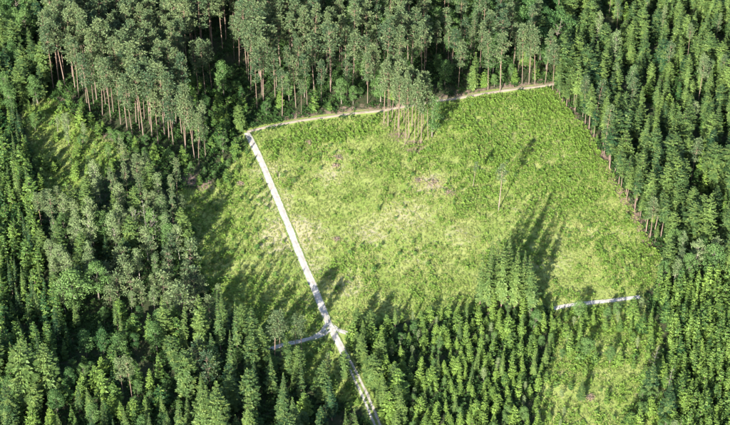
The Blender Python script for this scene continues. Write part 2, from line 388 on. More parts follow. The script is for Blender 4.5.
def build_ground():
    def axis(lo, hi, step, far, g=1.35):
        c = list(np.arange(lo, hi + .1, step)); s = step
        a, b = [], []
        x = lo
        while x > -far: s *= g; x -= s; a.append(x)
        s = step; x = hi
        while x < far: s *= g; x += s; b.append(x)
        return np.array(a[::-1] + c + b)
    xs, ys = axis(-190, 190, 1.25, 9000), axis(-190, 260, 1.25, 9000)
    X, Y = np.meshgrid(xs, ys); x, y = X.ravel(), Y.ravel()
    fade = np.clip(1.5 - np.maximum(np.abs(x) - 190, np.abs(y - 35) - 225) / 60, 0, 1)
    z = hgt(x, y) * fade
    def soft(Pn, w):
        d = seg_dist(Pn, x, y, True); return np.clip(.5 + np.where(inside(Pn, x, y), d, -d) / w, 0, 1)
    meadow = np.zeros_like(x)
    for Pn, w, k in ((CLEARING, 3, 1), (SIDE_MEADOW, 6, .95), (LOW_MEADOW, 5, 1), (SHRUBLAND, 8, .9), (OPEN_MIX, 6, .85), (CROSS_GLADE, 5, .9), (TOP_GLADE, 4, 1)):
        meadow = np.maximum(meadow, soft(Pn, w) * k)
    meadow = np.maximum(meadow, np.clip(1 - track_dist(x, y) / 2.0, 0, .9))
    straw = np.zeros_like(x)
    for (p, r_, k) in STRAW:
        c = at(*p); straw = np.maximum(straw, k * 1.12 * np.exp(-(((x - c[0]) ** 2 + (y - c[1]) ** 2) / (r_ * r_))))
    straw = np.maximum(straw, .42 * inside(CLEARING, x, y) * vnoise(x, y, 14))
    dirt = np.zeros_like(x)
    for (p, r_, k) in DIRT:
        c = at(*p); dirt = np.maximum(dirt, k * np.exp(-(((x - c[0]) ** 2 + (y - c[1]) ** 2) / (r_ * r_))))
    dirt = np.maximum(dirt, .9 * np.clip(1.3 - seg_dist(EDGE_R, x, y) / 3.0, 0, 1) * (.6 + .6 * vnoise(x, y, 6)))
    dirt = np.maximum(dirt, .80 * np.clip(1.2 - seg_dist(EDGE_T, x, y) / 4.0, 0, 1) * (.5 + .7 * vnoise(x, y, 7)))
    nx, ny = len(xs), len(ys)
    i = (np.arange(ny - 1)[:, None] * nx + np.arange(nx - 1)[None]).ravel()
    b = MB(); b.add(np.stack([x, y, z], 1), np.stack([i, i + 1, i + nx + 1, i + nx], 1))
    me = b.mesh('ground', [M['ground']], True)
    for n_, v in (('meadow', meadow), ('straw', straw), ('dirt', dirt)):
        a = me.attributes.new(n_, 'FLOAT', 'POINT'); a.data.foreach_set('value', v.astype(np.float32))
    o = bpy.data.objects.new('ground', me); COL.objects.link(o)
    o['kind'] = 'structure'; o['label'] = 'meadow turf and forest floor under the woodland'
build_ground()

def smooth_line(P, step=1.0):
    d = np.r_[0, np.cumsum(np.hypot(*np.diff(P, axis=0).T))]; n = max(4, int(d[-1] / step)); t = np.linspace(0, d[-1], n)
    q = np.stack([np.interp(t, d, P[:, 0]), np.interp(t, d, P[:, 1])], 1)
    for _ in range(6): q[1:-1] = (q[:-2] + 2 * q[1:-1] + q[2:]) / 4
    return q

def build_track(key, name, label, lift, centre):
    q = smooth_line(TRK[key]); t = np.gradient(q, axis=0); t /= np.linalg.norm(t, axis=1, keepdims=True); nrm = np.stack([-t[:, 1], t[:, 0]], 1)
    s = np.arange(len(q)) * 1.0
    cols = np.array([-1, -.78, -.5, -.22, 0, .22, .5, .78, 1.0]); dz = np.array([-.10, .03, -.035, .02, .055, .02, -.035, .03, -.10])
    gr = np.array([1.2, .80, .05, -.05, .30, -.05, .05, .80, 1.2])
    V, G = [], []
    for c, z, g in zip(cols, dz, gr):
        w = WID[key] / 2 * (1 + (.22 * (vnoise(s, s * 0 + 7 * c, 5) - .5) + .22 * (vnoise(s, s * 0 + 9 * c, 1.6) - .5)) * abs(c))
        p = q + nrm * (c * w)[:, None]
        V.append(np.column_stack([p, hgt(p[:, 0], p[:, 1]) + z + lift])); G.append(np.full(len(q), g) + centre(s) * (abs(c) < .3))
    V = np.stack(V, 1).reshape(-1, 3); G = np.stack(G, 1).ravel(); k = len(cols)
    i = (np.arange(len(q) - 1)[:, None] * k + np.arange(k - 1)[None]).ravel()
    b = MB(); b.add(V, np.stack([i, i + 1, i + k + 1, i + k], 1)); me = b.mesh(name, [M['path' if key == 'top' else 'gravel']], True)
    a = me.attributes.new('green', 'FLOAT', 'POINT'); a.data.foreach_set('value', G.astype(np.float32))
    o = bpy.data.objects.new(name, me); COL.objects.link(o); o['kind'] = 'structure'; o['label'] = label
build_track('main', 'gravel_track', 'pale straight gravel track with two wheel ruts running down the clearing', .125, lambda s: np.clip((s - 118) / 10, .02, .62))
build_track('turn_left', 'gravel_track', 'worn inner bend of the crossroads towards the curving track', .131, lambda s: s * 0 - .1)
build_track('turn_right', 'gravel_track', 'worn inner bend of the crossroads towards the plantation stub', .107, lambda s: s * 0 - .1)
build_track('top', 'dirt_path', 'pale dirt path along the forest edge above the clearing', .115, lambda s: s * 0 + .12)
build_track('left', 'gravel_track', 'short gravel track curving away into the trees from the crossroads', .119, lambda s: s * 0 + .2)
build_track('right', 'gravel_track', 'stub of gravel track ending at the plantation beside the crossroads', .113, lambda s: s * 0 - .1)
build_track('east', 'dirt_path', 'short pale path along the lower edge of the clearing', .115, lambda s: s * 0 - .05)

# ---------------------------------------------------------------- laying out the trees
TREES = []      # x, y, h, kind, region, label, tint
GRID = {}
def free(x, y, d):
    gx, gy = int(x // 4), int(y // 4); k = int(d // 4) + 1
    for i in range(gx - k, gx + k + 1):
        for j in range(gy - k, gy + k + 1):
            for (a, b, e) in GRID.get((i, j), ()):
                m = (d + e) / 2
                if (a - x) ** 2 + (b - y) ** 2 < m * m: return False
    return True

def put(x, y, h, kind, reg, sp, label=None, tint=None, wide=1.0, pick=None):
    GRID.setdefault((int(x // 4), int(y // 4)), []).append((x, y, sp))
    TREES.append(dict(x=x, y=y, h=h, kind=kind, reg=reg, label=label, pick=pick, wide=wide * R.uniform(.82, 1.25) if label is None else wide,
                      tint=float(np.clip(R.beta(1.6, 1.6) if tint is None else tint + R.normal() * .06, 0, 1)), hero=label is not None))

def hero(kind, px, py, h, label, tint=None, wide=1.0, sp=2.0, pick=None):
    x, y = at(px, py); put(x, y, h, kind, 'hero', sp, label, tint, wide, pick)

EAST_BAND = poly([(550, 308), (642, 297), (648, 308), (600, 317), (556, 320)])
NOGO = [EAST_BAND, CLEARING, SIDE_MEADOW, LOW_MEADOW, TOP_GLADE, CROSS_GLADE]
def fill(reg, pts, sp, mix, nogo=True, tint=None, patch=None, world_poly=None, edge=0.6, wide=1.0):
    Pn = poly(pts) if world_poly is None else world_poly
    lo, hi = Pn.min(0), Pn.max(0); area = np.prod(hi - lo); n = int(area / (sp * sp) * 9)
    X = R.uniform(lo[0], hi[0], n); Y = R.uniform(lo[1], hi[1], n)
    ok = inside(Pn, X, Y) & (track_dist(X, Y) > edge)
    if nogo:
        for q in NOGO: ok &= ~inside(q, X, Y)
    if patch is not None: ok &= vnoise(X, Y, patch[0]) > patch[1]
    w = np.array([m[1] for m in mix], float); w /= w.sum()
    for x, y in zip(X[ok], Y[ok]):
        k, _, h0, h1 = mix[R.choice(len(mix), p=w)]
        s = sp * R.uniform(.85, 1.2)
        if free(x, y, s): put(x, y, R.uniform(h0, h1) * (.80 + .32 * vnoise(x, y, 9) + R.normal() * .12), k, reg, s, None, None if tint is None else np.clip(R.normal(tint, .27), 0, 1), wide)

# single trees that stand out
for i, (px, py, h) in enumerate([(488, 91, 25), (500, 92, 24), (522, 85, 26), (529, 84, 25), (535, 84, 24), (545, 84, 23)]):
    hero('pine_tree', px, py, h, ('first', 'second', 'third', 'fourth', 'fifth', 'last')[i] + ' from left of the tall pines lining the path above the clearing', .6)
for i, (px, py, h) in enumerate([(384, 122, 26), (388, 127, 27), (392, 118, 26), (394, 132, 25), (398, 128, 27), (399, 138, 26), (404, 124, 27), (405, 145, 28), (409, 137, 27), (412, 128, 26), (414, 146, 28),
                                 (418, 138, 26), (421, 144, 27), (423, 131, 25), (428, 140, 25), (390, 112, 24), (402, 116, 25)]):
    lab = ('leftmost in the front half', 'second from the left', 'at the upper left', 'left of centre, lower row', 'in the centre left', 'third in the front row from the left', 'in the centre, upper row',
           'front-left, trunk foot lowest on that side', 'in the very centre', 'right of centre, upper row', 'at the very front with a bright bare trunk', 'centre right', 'front right', 'upper right', 'rightmost',
           'nearest the path on the left', 'nearest the path')[i]
    lab = 'clearing clump pine, ' + lab
    hero('pine_tree', px, py, h, lab, .7, .82, 1.4, (1, 2, 4, 5)[i % 4])
hero('broadleaf_tree', 432, 137, 17, 'slim leafy green tree leaning on the right side of the pine clump in the clearing', .5, .75)
hero('thin_pine', 498.5, 210, 19, 'lone spindly pine with bare pale trunk in the middle of the clearing', .9)
hero('thin_pine', 473, 187, 10, 'smaller spindly pine standing alone near the middle of the clearing', .7)
for i, (px, py, h, t) in enumerate([(480, 305, 22, .8), (487, 309, 25, .9), (493, 301, 25, .95), (501, 309, 27, .95), (508, 302, 27, .9), (514, 311, 25, 1.0), (521, 306, 22, .85), (490, 293, 23, .7), (505, 293, 24, .8)]):
    lab = 'tall spruce in the lower clearing-edge clump, ' + ('leftmost', 'second from the left at the front', 'left of centre', 'front centre', 'centre', 'front right', 'rightmost', 'back left', 'back centre')[i]
    hero('slim_spruce', px, py, h, lab, t - .08, .85, 1.6)
hero('slim_spruce', 532, 313, 23, 'pointed spruce standing alone just right of the tall clump at the lower clearing edge', .6)
hero('pine_tree', 328, 386, 12.5, 'small lone pine with orange trunk in the glade just below the crossroads', .75)
for i, (px, py, h, w) in enumerate([(275, 361, 19, 1.25), (281, 363, 20, 1.2)]):
    hero('pine_tree', px, py, h, ('left', 'right')[i] + ' one of two broad pines left of the crossroads', .5, w)
hero('pine_tree', 295, 357, 17, 'slender pine standing by the short curving track left of the crossroads', .55)
hero('pine_tree', 302, 356, 15.5, 'small slender pine nearest the crossroads on its left side', .45)
hero('spruce_tree', 300, 378, 12, 'round-topped spruce in front of the slender pines below the curving track', .8, 1.0)
hero('spruce_tree', 345, 380, 11, 'pale spruce beside the track just below the crossroads', .6, 1.0)
hero('spruce_tree', 252, 352, 18, 'tall spruce at the edge of the shaded meadow left of the curving track', .45)
hero('spruce_tree', 262, 366, 16, 'spruce with ragged top just left of the two broad pines', .6, 1.0)
hero('spruce_tree', 201, 349, 21, 'big spruce with pale shaggy branches above the shaded meadow corner', .95, .9)
hero('slim_spruce', 184, 352, 22, 'tall pale spruce second left of the shaggy one', .9, .85)
hero('spruce_tree', 166, 345, 20, 'tall leaning-topped spruce among the leafy trees', .85, .85)
for i, (px, py, h) in enumerate([(43, 236, 17), (55, 236, 19)]):
    hero('pine_tree', px, py, h, ('left', 'right')[i] + ' one of two orange-trunked pines above the birches at the left', .7)
for i, (px, py, h) in enumerate([(124, 399, 16), (133, 403, 18)]):
    hero('pine_tree', px, py, h, ('left', 'right')[i] + ' one of two slim pines rising from the young spruces at the bottom', .85)
hero('broadleaf_tree', 78, 312, 17, 'big round pale-green broadleaf tree right of the birches', .95, 1.15)
hero('broadleaf_tree', 99, 300, 16, 'round leafy tree behind the big pale one', .75, 1.0)
hero('broadleaf_tree', 38, 104, 12, 'round bright-green broadleaf tree beside the left end of the pine stand', .55, 1.0)
hero('broadleaf_tree', 14, 118, 14, 'leafy tree with yellow-green crown by the left picture edge', .6, .95)
hero('broadleaf_tree', 224, 96, 15, 'round-crowned broadleaf tree in the dark gap between the two pine stands', .45, .85)
hero('broadleaf_tree', 579, 318, 7, 'bright yellow-green bushy tree beside the path below the clearing', 1.0, 1.35)
hero('slim_spruce', 581, 402, 9, 'small lone spruce in the grass of the lower glade', .6, 1.25)
hero('spruce_tree', 648, 398, 14, 'dense dark-green spruce left of the bare soil near the lower right', .15, 1.1)
hero('spruce_tree', 666, 420, 15, 'dense dark-green spruce nearest the bottom beside the right plantation', .15, 1.1)
hero('bare_tree', 652, 372, 11, 'dead tree with grey bare branches above the dense dark spruce', .5, .7)
hero('bare_tree', 667, 392, 10, 'thin dead grey tree behind the lower dark spruce', .5, .8)
hero('pine_tree', 698, 103, 19, 'lone pine with a clear orange trunk among the spruces at the upper right', .7, 1.1)
hero('spruce_tree', 30, 406, 25, 'very large spruce with long pale branches near the lower left corner', .75, 1.0)
hero('spruce_tree', 52, 400, 22, 'broad light-green spruce near the lower left corner', .8, .95)
hero('spruce_tree', 109, 262, 11, 'very dark dense conifer left of the reddish brush', .0, 1.0)
hero('spruce_tree', 128, 266, 11, 'very dark dense conifer right of the reddish brush', .0, 1.05)
for i, (px, py, h) in enumerate([(199, 95, 23), (206, 97, 24), (212, 90, 22)]):
    hero('pine_tree', px, py, h, ('left', 'front', 'right')[i] + ' pine of three tall ones in the dark gap between the pine stands', .6)
for i, (px, py, h) in enumerate([(140, 250, 17), (148, 246, 18), (157, 250, 16)]):
    hero('bare_tree', px, py, h, ('left', 'middle', 'right')[i] + ' one of three whitish bare-trunked trees in the mixed wood', .5, .8)
for i, (px, py, h) in enumerate([(180, 262, 15), (72, 290, 16), (64, 282, 15)]):
    hero('birch_tree', px, py, h, ('birch at the edge of the shaded meadow', 'pale birch just left of the big round tree', 'tall pale birch below the two orange pines')[i], .8)

# stands
fill('pine_under', [(60, 92), (97, 120), (142, 144), (171, 154), (196, 172), (214, 170), (220, 184), (194, 190), (171, 176), (142, 164), (116, 148), (97, 142), (72, 116)], 3.4, [('broadleaf_tree', 1, 2.5, 6.5), ('young_spruce', 1.1, 3, 8), ('shrub', .8, 1.5, 3)], tint=.5)
fill('corner', [(214, 178), (214, 164), (234, 134), (248, 127), (249, 140), (240, 170), (230, 190), (216, 190)], 3.2, [('spruce_tree', .5, 9, 14), ('young_spruce', 1, 3, 8), ('shrub', .8, 1.5, 3), ('broadleaf_tree', .6, 3, 7)], tint=.55, nogo=False)
fill('pine_left', [(48, 60), (52, 90), (68, 104), (97, 130), (116, 138), (142, 155), (171, 166), (194, 183), (216, 182), (211, 160), (190, 132), (176, 104), (190, 74), (215, 55), (150, 30), (90, 28), (60, 40)], 3.6,
     [('pine_tree', 1, 22.5, 27)], tint=.55)
fill('gap', [(176, 104), (190, 74), (220, 58), (240, 90), (247, 124), (232, 150), (216, 165), (208, 150), (190, 130)], 2.6, [('broadleaf_tree', .8, 3, 7), ('young_spruce', 1, 4, 8), ('shrub', 1, 2, 3)], tint=.3)
fill('pine_right_front', [(250, 108), (256, 121), (300, 116), (330, 110), (381, 106), (430, 97), (430, 90), (380, 98), (300, 104)], 4.6,
     [('pine_tree', 1.2, 21, 25), ('broadleaf_tree', 1, 7, 12), ('young_spruce', .8, 6, 12)], edge=1.5)
fill('pine_right_under', [(252, 112), (258, 121), (300, 118), (381, 107), (430, 99), (480, 91), (550, 82), (550, 72), (480, 80), (380, 96), (300, 104)], 3.6, [('broadleaf_tree', 1, 3, 8), ('young_spruce', .8, 3, 9), ('shrub', .7, 1.5, 3)], tint=.55, patch=(9, .3), edge=2.0)
fill('pine_right', [(218, 52), (242, 90), (250, 108), (300, 104), (380, 98), (425, 91), (432, 70), (420, 20), (380, -20), (240, -20)], 4.3, [('pine_tree', 1, 22, 27), ('broadleaf_tree', .10, 12, 18)], tint=.5)
fill('path_wood', [(430, 97), (480, 90), (552, 80), (556, 60), (560, 20), (540, -20), (400, -20), (425, 30)], 4.4, [('broadleaf_tree', 1, 10, 17), ('pine_tree', .8, 21, 25), ('spruce_tree', .15, 16, 20)], tint=.4, edge=1.0)
fill('right_edge', [(553, 88), (572, 104), (590, 126), (609, 160), (638, 198), (666, 242), (653, 247), (627, 202), (603, 162), (585, 128), (552, 92)], 2.4, [('edge_spruce', 1, 11, 21), ('pine_tree', .2, 16, 21), ('young_spruce', .18, 3, 7)], tint=.6, nogo=False, patch=(6, .22))
fill('right_spruce', [(556, 88), (588, 122), (609, 158), (634, 198), (660, 243), (692, 258), (715, 262), (692, 215), (652, 145), (604, 50), (588, -10), (560, -10)], 4.5,
     [('spruce_tree', 1, 13, 19), ('birch_tree', .05, 14, 17), ('pine_tree', .03, 16, 19)], tint=.5)
fill('far_right', [(618, 50), (668, 145), (706, 212), (738, 262), (830, 262), (830, -70), (585, -70), (598, -10)], 4.4, [('spruce_tree', 1, 11, 16.5), ('pine_tree', .06, 14, 18), ('birch_tree', .05, 9, 12), ('young_spruce', .2, 7, 10)], tint=.6)
fill('right_corner', [(655, 262), (664, 252), (690, 262), (740, 266), (800, 268), (800, 284), (700, 284), (660, 288)], 3.8, [('spruce_tree', 1, 13, 18), ('broadleaf_tree', .8, 10, 14), ('pine_tree', .8, 14, 19), ('birch_tree', .3, 12, 15)], tint=.6)
fill('right_plantation', [(652, 292), (700, 288), (800, 286), (800, 500), (700, 500), (686, 430), (670, 370), (668, 330)], 2.2, [('young_spruce', 1, 7.5, 10)], tint=.5, wide=.62)
fill('plantation_edge', [(345, 338), (352, 330), (372, 328), (380, 345), (400, 400), (410, 440), (395, 440), (372, 400)], 3.0, [('spruce_tree', 1, 9, 13), ('young_spruce', .6, 7, 10)], tint=.75, edge=1.4)
fill('plantation', [(352, 330), (400, 322), (440, 318), (480, 313), (557, 311), (560, 330), (552, 350), (546, 372), (538, 386), (540, 500), (415, 500), (385, 440), (350, 345)], 2.5,
     [('young_spruce', 1, 3.8, 6.8), ('birch_tree', .12, 4, 6), ('broadleaf_tree', .16, 3.5, 6), ('slim_spruce', .08, 8, 11)], tint=.9, wide=.95)
fill('open_mix', [(558, 312), (640, 302), (662, 330), (664, 380), (690, 440), (620, 440), (640, 385), (612, 368), (556, 362), (548, 340)], 2.7,
     [('young_spruce', 1.4, 4, 8.5), ('birch_tree', .6, 4, 7), ('broadleaf_tree', .4, 4, 7), ('shrub', .7, 1.8, 3)], tint=.7, patch=(7, .30), edge=2.2)
fill('left_young', [(-70, 100), (-5, 122), (24, 128), (34, 190), (40, 245), (52, 300), (72, 345), (60, 372), (-70, 372)], 3.3, [('young_spruce', 1, 8.5, 13), ('slim_spruce', .3, 12, 16)], tint=.3, wide=.72)
fill('shrubland', [(20, 112), (48, 95), (70, 110), (97, 132), (140, 158), (172, 170), (172, 195), (90, 200), (60, 208), (40, 200), (32, 170)], 3.6,
     [('shrub', 1, 1.8, 3.4), ('young_spruce', 1, 4, 9), ('broadleaf_tree', .7, 4, 7), ('birch_tree', .3, 6, 9)], tint=.8, patch=(10, .42))
fill('mixed_wood', [(88, 200), (130, 185), (172, 184), (184, 222), (190, 255), (150, 262), (95, 262), (62, 240), (50, 225)], 3.9,
     [('birch_tree', 1, 12, 17), ('broadleaf_tree', .5, 9, 13), ('spruce_tree', .35, 13, 17), ('pine_tree', .5, 14, 18)], tint=.85, patch=(9, .22))
fill('young_pines', [(100, 280), (130, 272), (190, 262), (206, 290), (222, 310), (215, 325), (140, 318), (100, 312)], 4.1, [('young_pine', 1, 9, 13), ('birch_tree', .15, 10, 13)], tint=.7)
fill('birches_left', [(42, 250), (62, 250), (96, 268), (90, 290), (66, 315), (50, 300)], 3.8, [('birch_tree', 1, 11, 15), ('spruce_tree', .6, 11, 15)], tint=.6)
fill('leafy_left', [(62, 318), (100, 310), (190, 325), (188, 350), (130, 360), (78, 358), (66, 340)], 4.6, [('broadleaf_tree', 1.4, 8, 14), ('slim_spruce', .5, 12, 17), ('young_spruce', .4, 8, 11)], tint=.45)
fill('bottom_young', [(72, 372), (130, 368), (170, 400), (168, 500), (40, 500), (50, 425)], 3.4, [('young_spruce', 1, 7, 11), ('broadleaf_tree', .3, 6, 10), ('slim_spruce', .25, 9, 14)], tint=.45)
fill('bottom_spruce', [(150, 360), (190, 338), (222, 318), (250, 340), (285, 352), (322, 400), (350, 440), (385, 462), (400, 500), (168, 500), (170, 400)], 4.9,
     [('spruce_tree', 1, 11, 18), ('slim_spruce', .8, 12, 20), ('young_spruce', .3, 7, 11), ('broadleaf_tree', .3, 7, 11), ('young_pine', .12, 9, 12)], tint=.5, edge=1.5)
fill('bottom_left', [(-70, 372), (60, 372), (72, 400), (50, 500), (-70, 500)], 4.0, [('young_spruce', 1, 7, 11), ('slim_spruce', .5, 12, 18), ('spruce_tree', .3, 12, 16), ('broadleaf_tree', .4, 7, 12)], tint=.4)
fill('top_left', [(-70, -70), (75, -70), (72, 25), (50, 55), (48, 95), (22, 112), (-70, 102)], 4.0, [('spruce_tree', 1, 12, 19), ('broadleaf_tree', .7, 9, 14), ('young_spruce', .4, 7, 11)], tint=.35, patch=(12, .2))
fill('top', [(72, 26), (75, -70), (600, -70), (590, -10), (560, 22), (420, 22), (300, 0), (215, 55), (120, 25)], 4.2, [('pine_tree', 1, 20, 25), ('broadleaf_tree', .6, 11, 16), ('spruce_tree', .5, 16, 21)], tint=.4)
# understory and seedlings in the meadows
fill('side_meadow', [(176, 190), (205, 186), (222, 178), (240, 150), (247, 138), (334, 335), (284, 348), (262, 345), (240, 322), (222, 306), (206, 285), (190, 250), (182, 220)], 3.3,
     [('shrub', 1, .9, 2.2), ('young_spruce', .25, 1.5, 3.5)], nogo=False, tint=.45, patch=(7, .45), edge=1.2)
fill('clearing', [(248, 140), (300, 127), (380, 118), (551, 90), (584, 130), (625, 204), (650, 250), (640, 294), (557, 304), (440, 314), (352, 328), (337, 328)], 4.6,
     [('shrub', 1, .8, 1.9), ('young_spruce', .25, 1.2, 2.8)], nogo=False, tint=.6, patch=(12, .52), edge=1.6)
fill('glade', [(284, 350), (330, 345), (372, 425), (350, 440), (322, 398), (300, 385)], 3.2, [('shrub', 1, 1, 2.2), ('young_spruce', .5, 2, 4)], nogo=False, tint=.4, edge=1.2)
fill('low_glade', [(545, 378), (556, 366), (590, 374), (625, 385), (625, 425), (545, 430)], 3.6, [('shrub', 1, .8, 2.2), ('young_spruce', .8, 1.5, 5), ('birch_tree', .2, 3, 5)], nogo=False, tint=.7, patch=(7, .62))

# ---------------------------------------------------------------- which trees show largest in the picture
def visible_area():
    W, Hh = 365, 213; Z = np.full((Hh, W), -1, int)
    order = []
    for i, t in enumerate(TREES):
        p = PROTO[t['kind']]; s = t['h'] / p['H']; low = .55 if t['kind'] in ('pine_tree', 'thin_pine') else .1
        x0, y0, w0 = project(t['x'], t['y'], t['h'] * low); x1, y1, w1 = project(t['x'], t['y'], t['h'])
        order.append((w0, i, x0, y0, x1, y1, p['rad'] * s * t['wide'] * FPX / w0))
    for w0, i, x0, y0, x1, y1, r_ in sorted(order, reverse=True):
        cx, cy = (x0 + x1) / 4, (y0 + y1) / 4; rx, ry = r_ / 2 * .9, max(.8, (y0 - y1) / 4 + r_ * .15)
        a, b, c, d = int(max(0, cx - rx)), int(min(W, cx + rx + 2)), int(max(0, cy - ry)), int(min(Hh, cy + ry + 2))
        if b <= a or d <= c: continue
        yy, xx = np.mgrid[c:d, a:b]; m = ((xx + .5 - cx) / rx) ** 2 + ((yy + .5 - cy) / ry) ** 2 < 1
        Z[c:d, a:b][m] = i
    return np.bincount(Z[Z >= 0], minlength=len(TREES))
AREA = visible_area()

PLACE = dict(
    corner='the thicket at the track corner', pine_under='the undergrowth below the left pines', pine_left='the big left pine stand', gap='the dark gap between pine stands', pine_right_front='the pine fringe along the path', pine_right_under='the undergrowth along the path',
    pine_right='the middle pine stand', path_wood='the leafy wood behind the path', right_edge='the right-hand clearing edge', right_spruce='the tall right spruce wood',
    far_right='the far right spruce wood', right_corner='the copse below the clearing corner', right_plantation='the tight lower-right plantation', plantation_edge='the plantation edge along the track',
    plantation='the plantation below the clearing', open_mix='the scrub below the short path', left_young='the left-edge young conifer wood', shrubland='the scrub below the left pines',
    mixed_wood='the mixed wood beside shaded meadow', young_pines='the bushy pine patch', birches_left='the birch patch at the left', leafy_left='the leafy lower-left wood', bottom_young='the bottom-left young thicket',
    bottom_spruce='the dark lower-left spruce wood', bottom_left='the lower-left corner wood', top_left='the upper-left corner wood', top='the wood along the top',
    side_meadow='the shaded meadow', clearing='the big sunlit clearing', glade='the glade below the crossroads', low_glade='the grassy lower-right glade')
LOOK = dict(slim_spruce=('slim tall spruce', 'spruce'), pine_tree=('bare-trunked pine', 'pine'), spruce_tree=('conical spruce', 'spruce'), edge_spruce=('bare-stemmed spruce', 'spruce'), young_spruce=('young spruce', 'spruce'),
            broadleaf_tree=('broadleaf tree', 'broadleaf tree'), birch_tree=('birch', 'birch'), young_pine=('bushy young pine', 'pine'), shrub=('leafy shrub', 'shrub'),
            bare_tree=('dead tree', 'dead tree'), thin_pine=('spindly pine', 'pine'))
SHADE = {'pine_tree': ('dark', 'grey-green', 'pale'), 'young_pine': ('dark', 'grey-green', 'pale')}
HEIGHTS = {}
for t in TREES: HEIGHTS.setdefault((t['reg'], t['kind']), []).append(t['h'])
SPAN = {}
for t in TREES:
    px, py, _ = project(t['x'], t['y'], 0)
    if -5 < px < 735 and -5 < py < 470: a = SPAN.setdefault(t['reg'], ([], [])); a[0].append(px); a[1].append(py)
for a in SPAN.values(): a[0].sort(); a[1].sort()
def describe(t):
    q = np.searchsorted(np.sort(HEIGHTS[(t['reg'], t['kind'])]), t['h']) / len(HEIGHTS[(t['reg'], t['kind'])])
    size = 'short ' if q < .3 else 'tall ' if q > .7 else ''
    sh = SHADE.get(t['kind'], ('dark green', 'mid-green', 'light green'))[0 if t['tint'] < .34 else 2 if t['tint'] > .62 else 1]
    xs, ys = SPAN[t['reg']]; px, py, _ = project(t['x'], t['y'], 0)
    fx = np.searchsorted(xs, px) / len(xs); fy = np.searchsorted(ys, py) / len(ys)
    cell = {(0, 0): 'back left', (1, 0): 'back', (2, 0): 'back right', (0, 1): 'left side', (1, 1): 'middle', (2, 1): 'right side', (0, 2): 'front left', (1, 2): 'front', (2, 2): 'front right'}[
        (0 if fx < .34 else 2 if fx > .66 else 1, 0 if fy < .34 else 2 if fy > .66 else 1)]
    return f"{size}{sh} {LOOK[t['kind']][0]} at the {cell} of {PLACE[t['reg']]}"
GROUPNAME = dict(slim_spruce='slim spruces', pine_tree='tall pines', spruce_tree='spruces', edge_spruce='bare-stemmed spruces', young_spruce='young spruces', broadleaf_tree='broadleaf trees', birch_tree='birches', young_pine='bushy young pines',
                 shrub='shrubs', bare_tree='dead trees', thin_pine='spindly pines')
OBNAME = dict(slim_spruce='spruce_tree', edge_spruce='spruce_tree', young_spruce='young_spruce_tree', young_pine='young_pine_tree', thin_pine='pine_tree', bare_tree='dead_tree')

def plant(t):
    p = PROTO[t['kind']]; v = p['v'][R.integers(len(p['v'])) if t['pick'] is None else t['pick']]; s = t['h'] / p['H']; name = OBNAME.get(t['kind'], t['kind'])
    z = float(hgt(t['x'], t['y'])); rot = (R.normal() * .028, R.normal() * .028, R.uniform(0, 6.283))
    sx = s * t['wide'] * R.uniform(.88, 1.14)
    if p['single']:
        o = bpy.data.objects.new(name, v[2]); o['tint'] = t['tint']
    else:
        o = bpy.data.objects.new(name, None); o.empty_display_size = .5
    COL.objects.link(o)
    o.location = (t['x'], t['y'], z); o.rotation_euler = rot; o.scale = (sx, sx, s)
    o['label'] = t['label'] or describe(t); o['category'] = LOOK[t['kind']][1]
    o['group'] = GROUPNAME[t['kind']] + (' in ' + PLACE[t['reg']] if t['reg'] in PLACE else ' standing out from the rest')
    if not p['single']:
        for nm, me in (('trunk', v[0]), ('crown', v[1])):
            c = bpy.data.objects.new(nm, me); COL.objects.link(c); c.parent = o; c['tint'] = t['tint']

def stuff(name, meshes, loc, rot, scl, var, tint, label):
    """one mass of many plants: points that carry copies"""
    me = bpy.data.meshes.new(name); n = len(loc); me.vertices.add(n); me.vertices.foreach_set('co', np.asarray(loc, np.float32).ravel())
    for nm, ty, val, fld in (('spin', 'FLOAT_VECTOR', rot, 'vector'), ('size', 'FLOAT_VECTOR', scl, 'vector'), ('pick', 'INT', var, 'value'), ('tint', 'FLOAT', tint, 'value')):
        a = me.attributes.new(nm, ty, 'POINT'); a.data.foreach_set(fld, np.asarray(val, np.int32 if ty == 'INT' else np.float32).ravel())
    o = bpy.data.objects.new(name, me); COL.objects.link(o); o['kind'] = 'stuff'; o['label'] = label
    g = bpy.data.node_groups.new(name, 'GeometryNodeTree')
    g.interface.new_socket('Geometry', in_out='INPUT', socket_type='NodeSocketGeometry'); g.interface.new_socket('Geometry', in_out='OUTPUT', socket_type='NodeSocketGeometry')
    gi, go = g.nodes.new('NodeGroupInput'), g.nodes.new('NodeGroupOutput')
    j = g.nodes.new('GeometryNodeJoinGeometry')
    for m in reversed(meshes):
        src = bpy.data.objects.new(name + '_source', m)
        oi = g.nodes.new('GeometryNodeObjectInfo'); oi.inputs['Object'].default_value = src; oi.inputs['As Instance'].default_value = True
        g.links.new(oi.outputs['Geometry'], j.inputs[0])
    ip = g.nodes.new('GeometryNodeInstanceOnPoints'); ip.inputs['Pick Instance'].default_value = True
    g.links.new(gi.outputs[0], ip.inputs['Points']); g.links.new(j.outputs[0], ip.inputs['Instance'])
    for nm, ty, sk in (('pick', 'INT', 'Instance Index'), ('spin', 'FLOAT_VECTOR', 'Rotation'), ('size', 'FLOAT_VECTOR', 'Scale')):
        a = g.nodes.new('GeometryNodeInputNamedAttribute'); a.data_type = ty; a.inputs['Name'].default_value = nm
        g.links.new(a.outputs[0], ip.inputs[sk])
    g.links.new(ip.outputs[0], go.inputs[0])
    md = o.modifiers.new('copies', 'NODES'); md.node_group = g
    return o

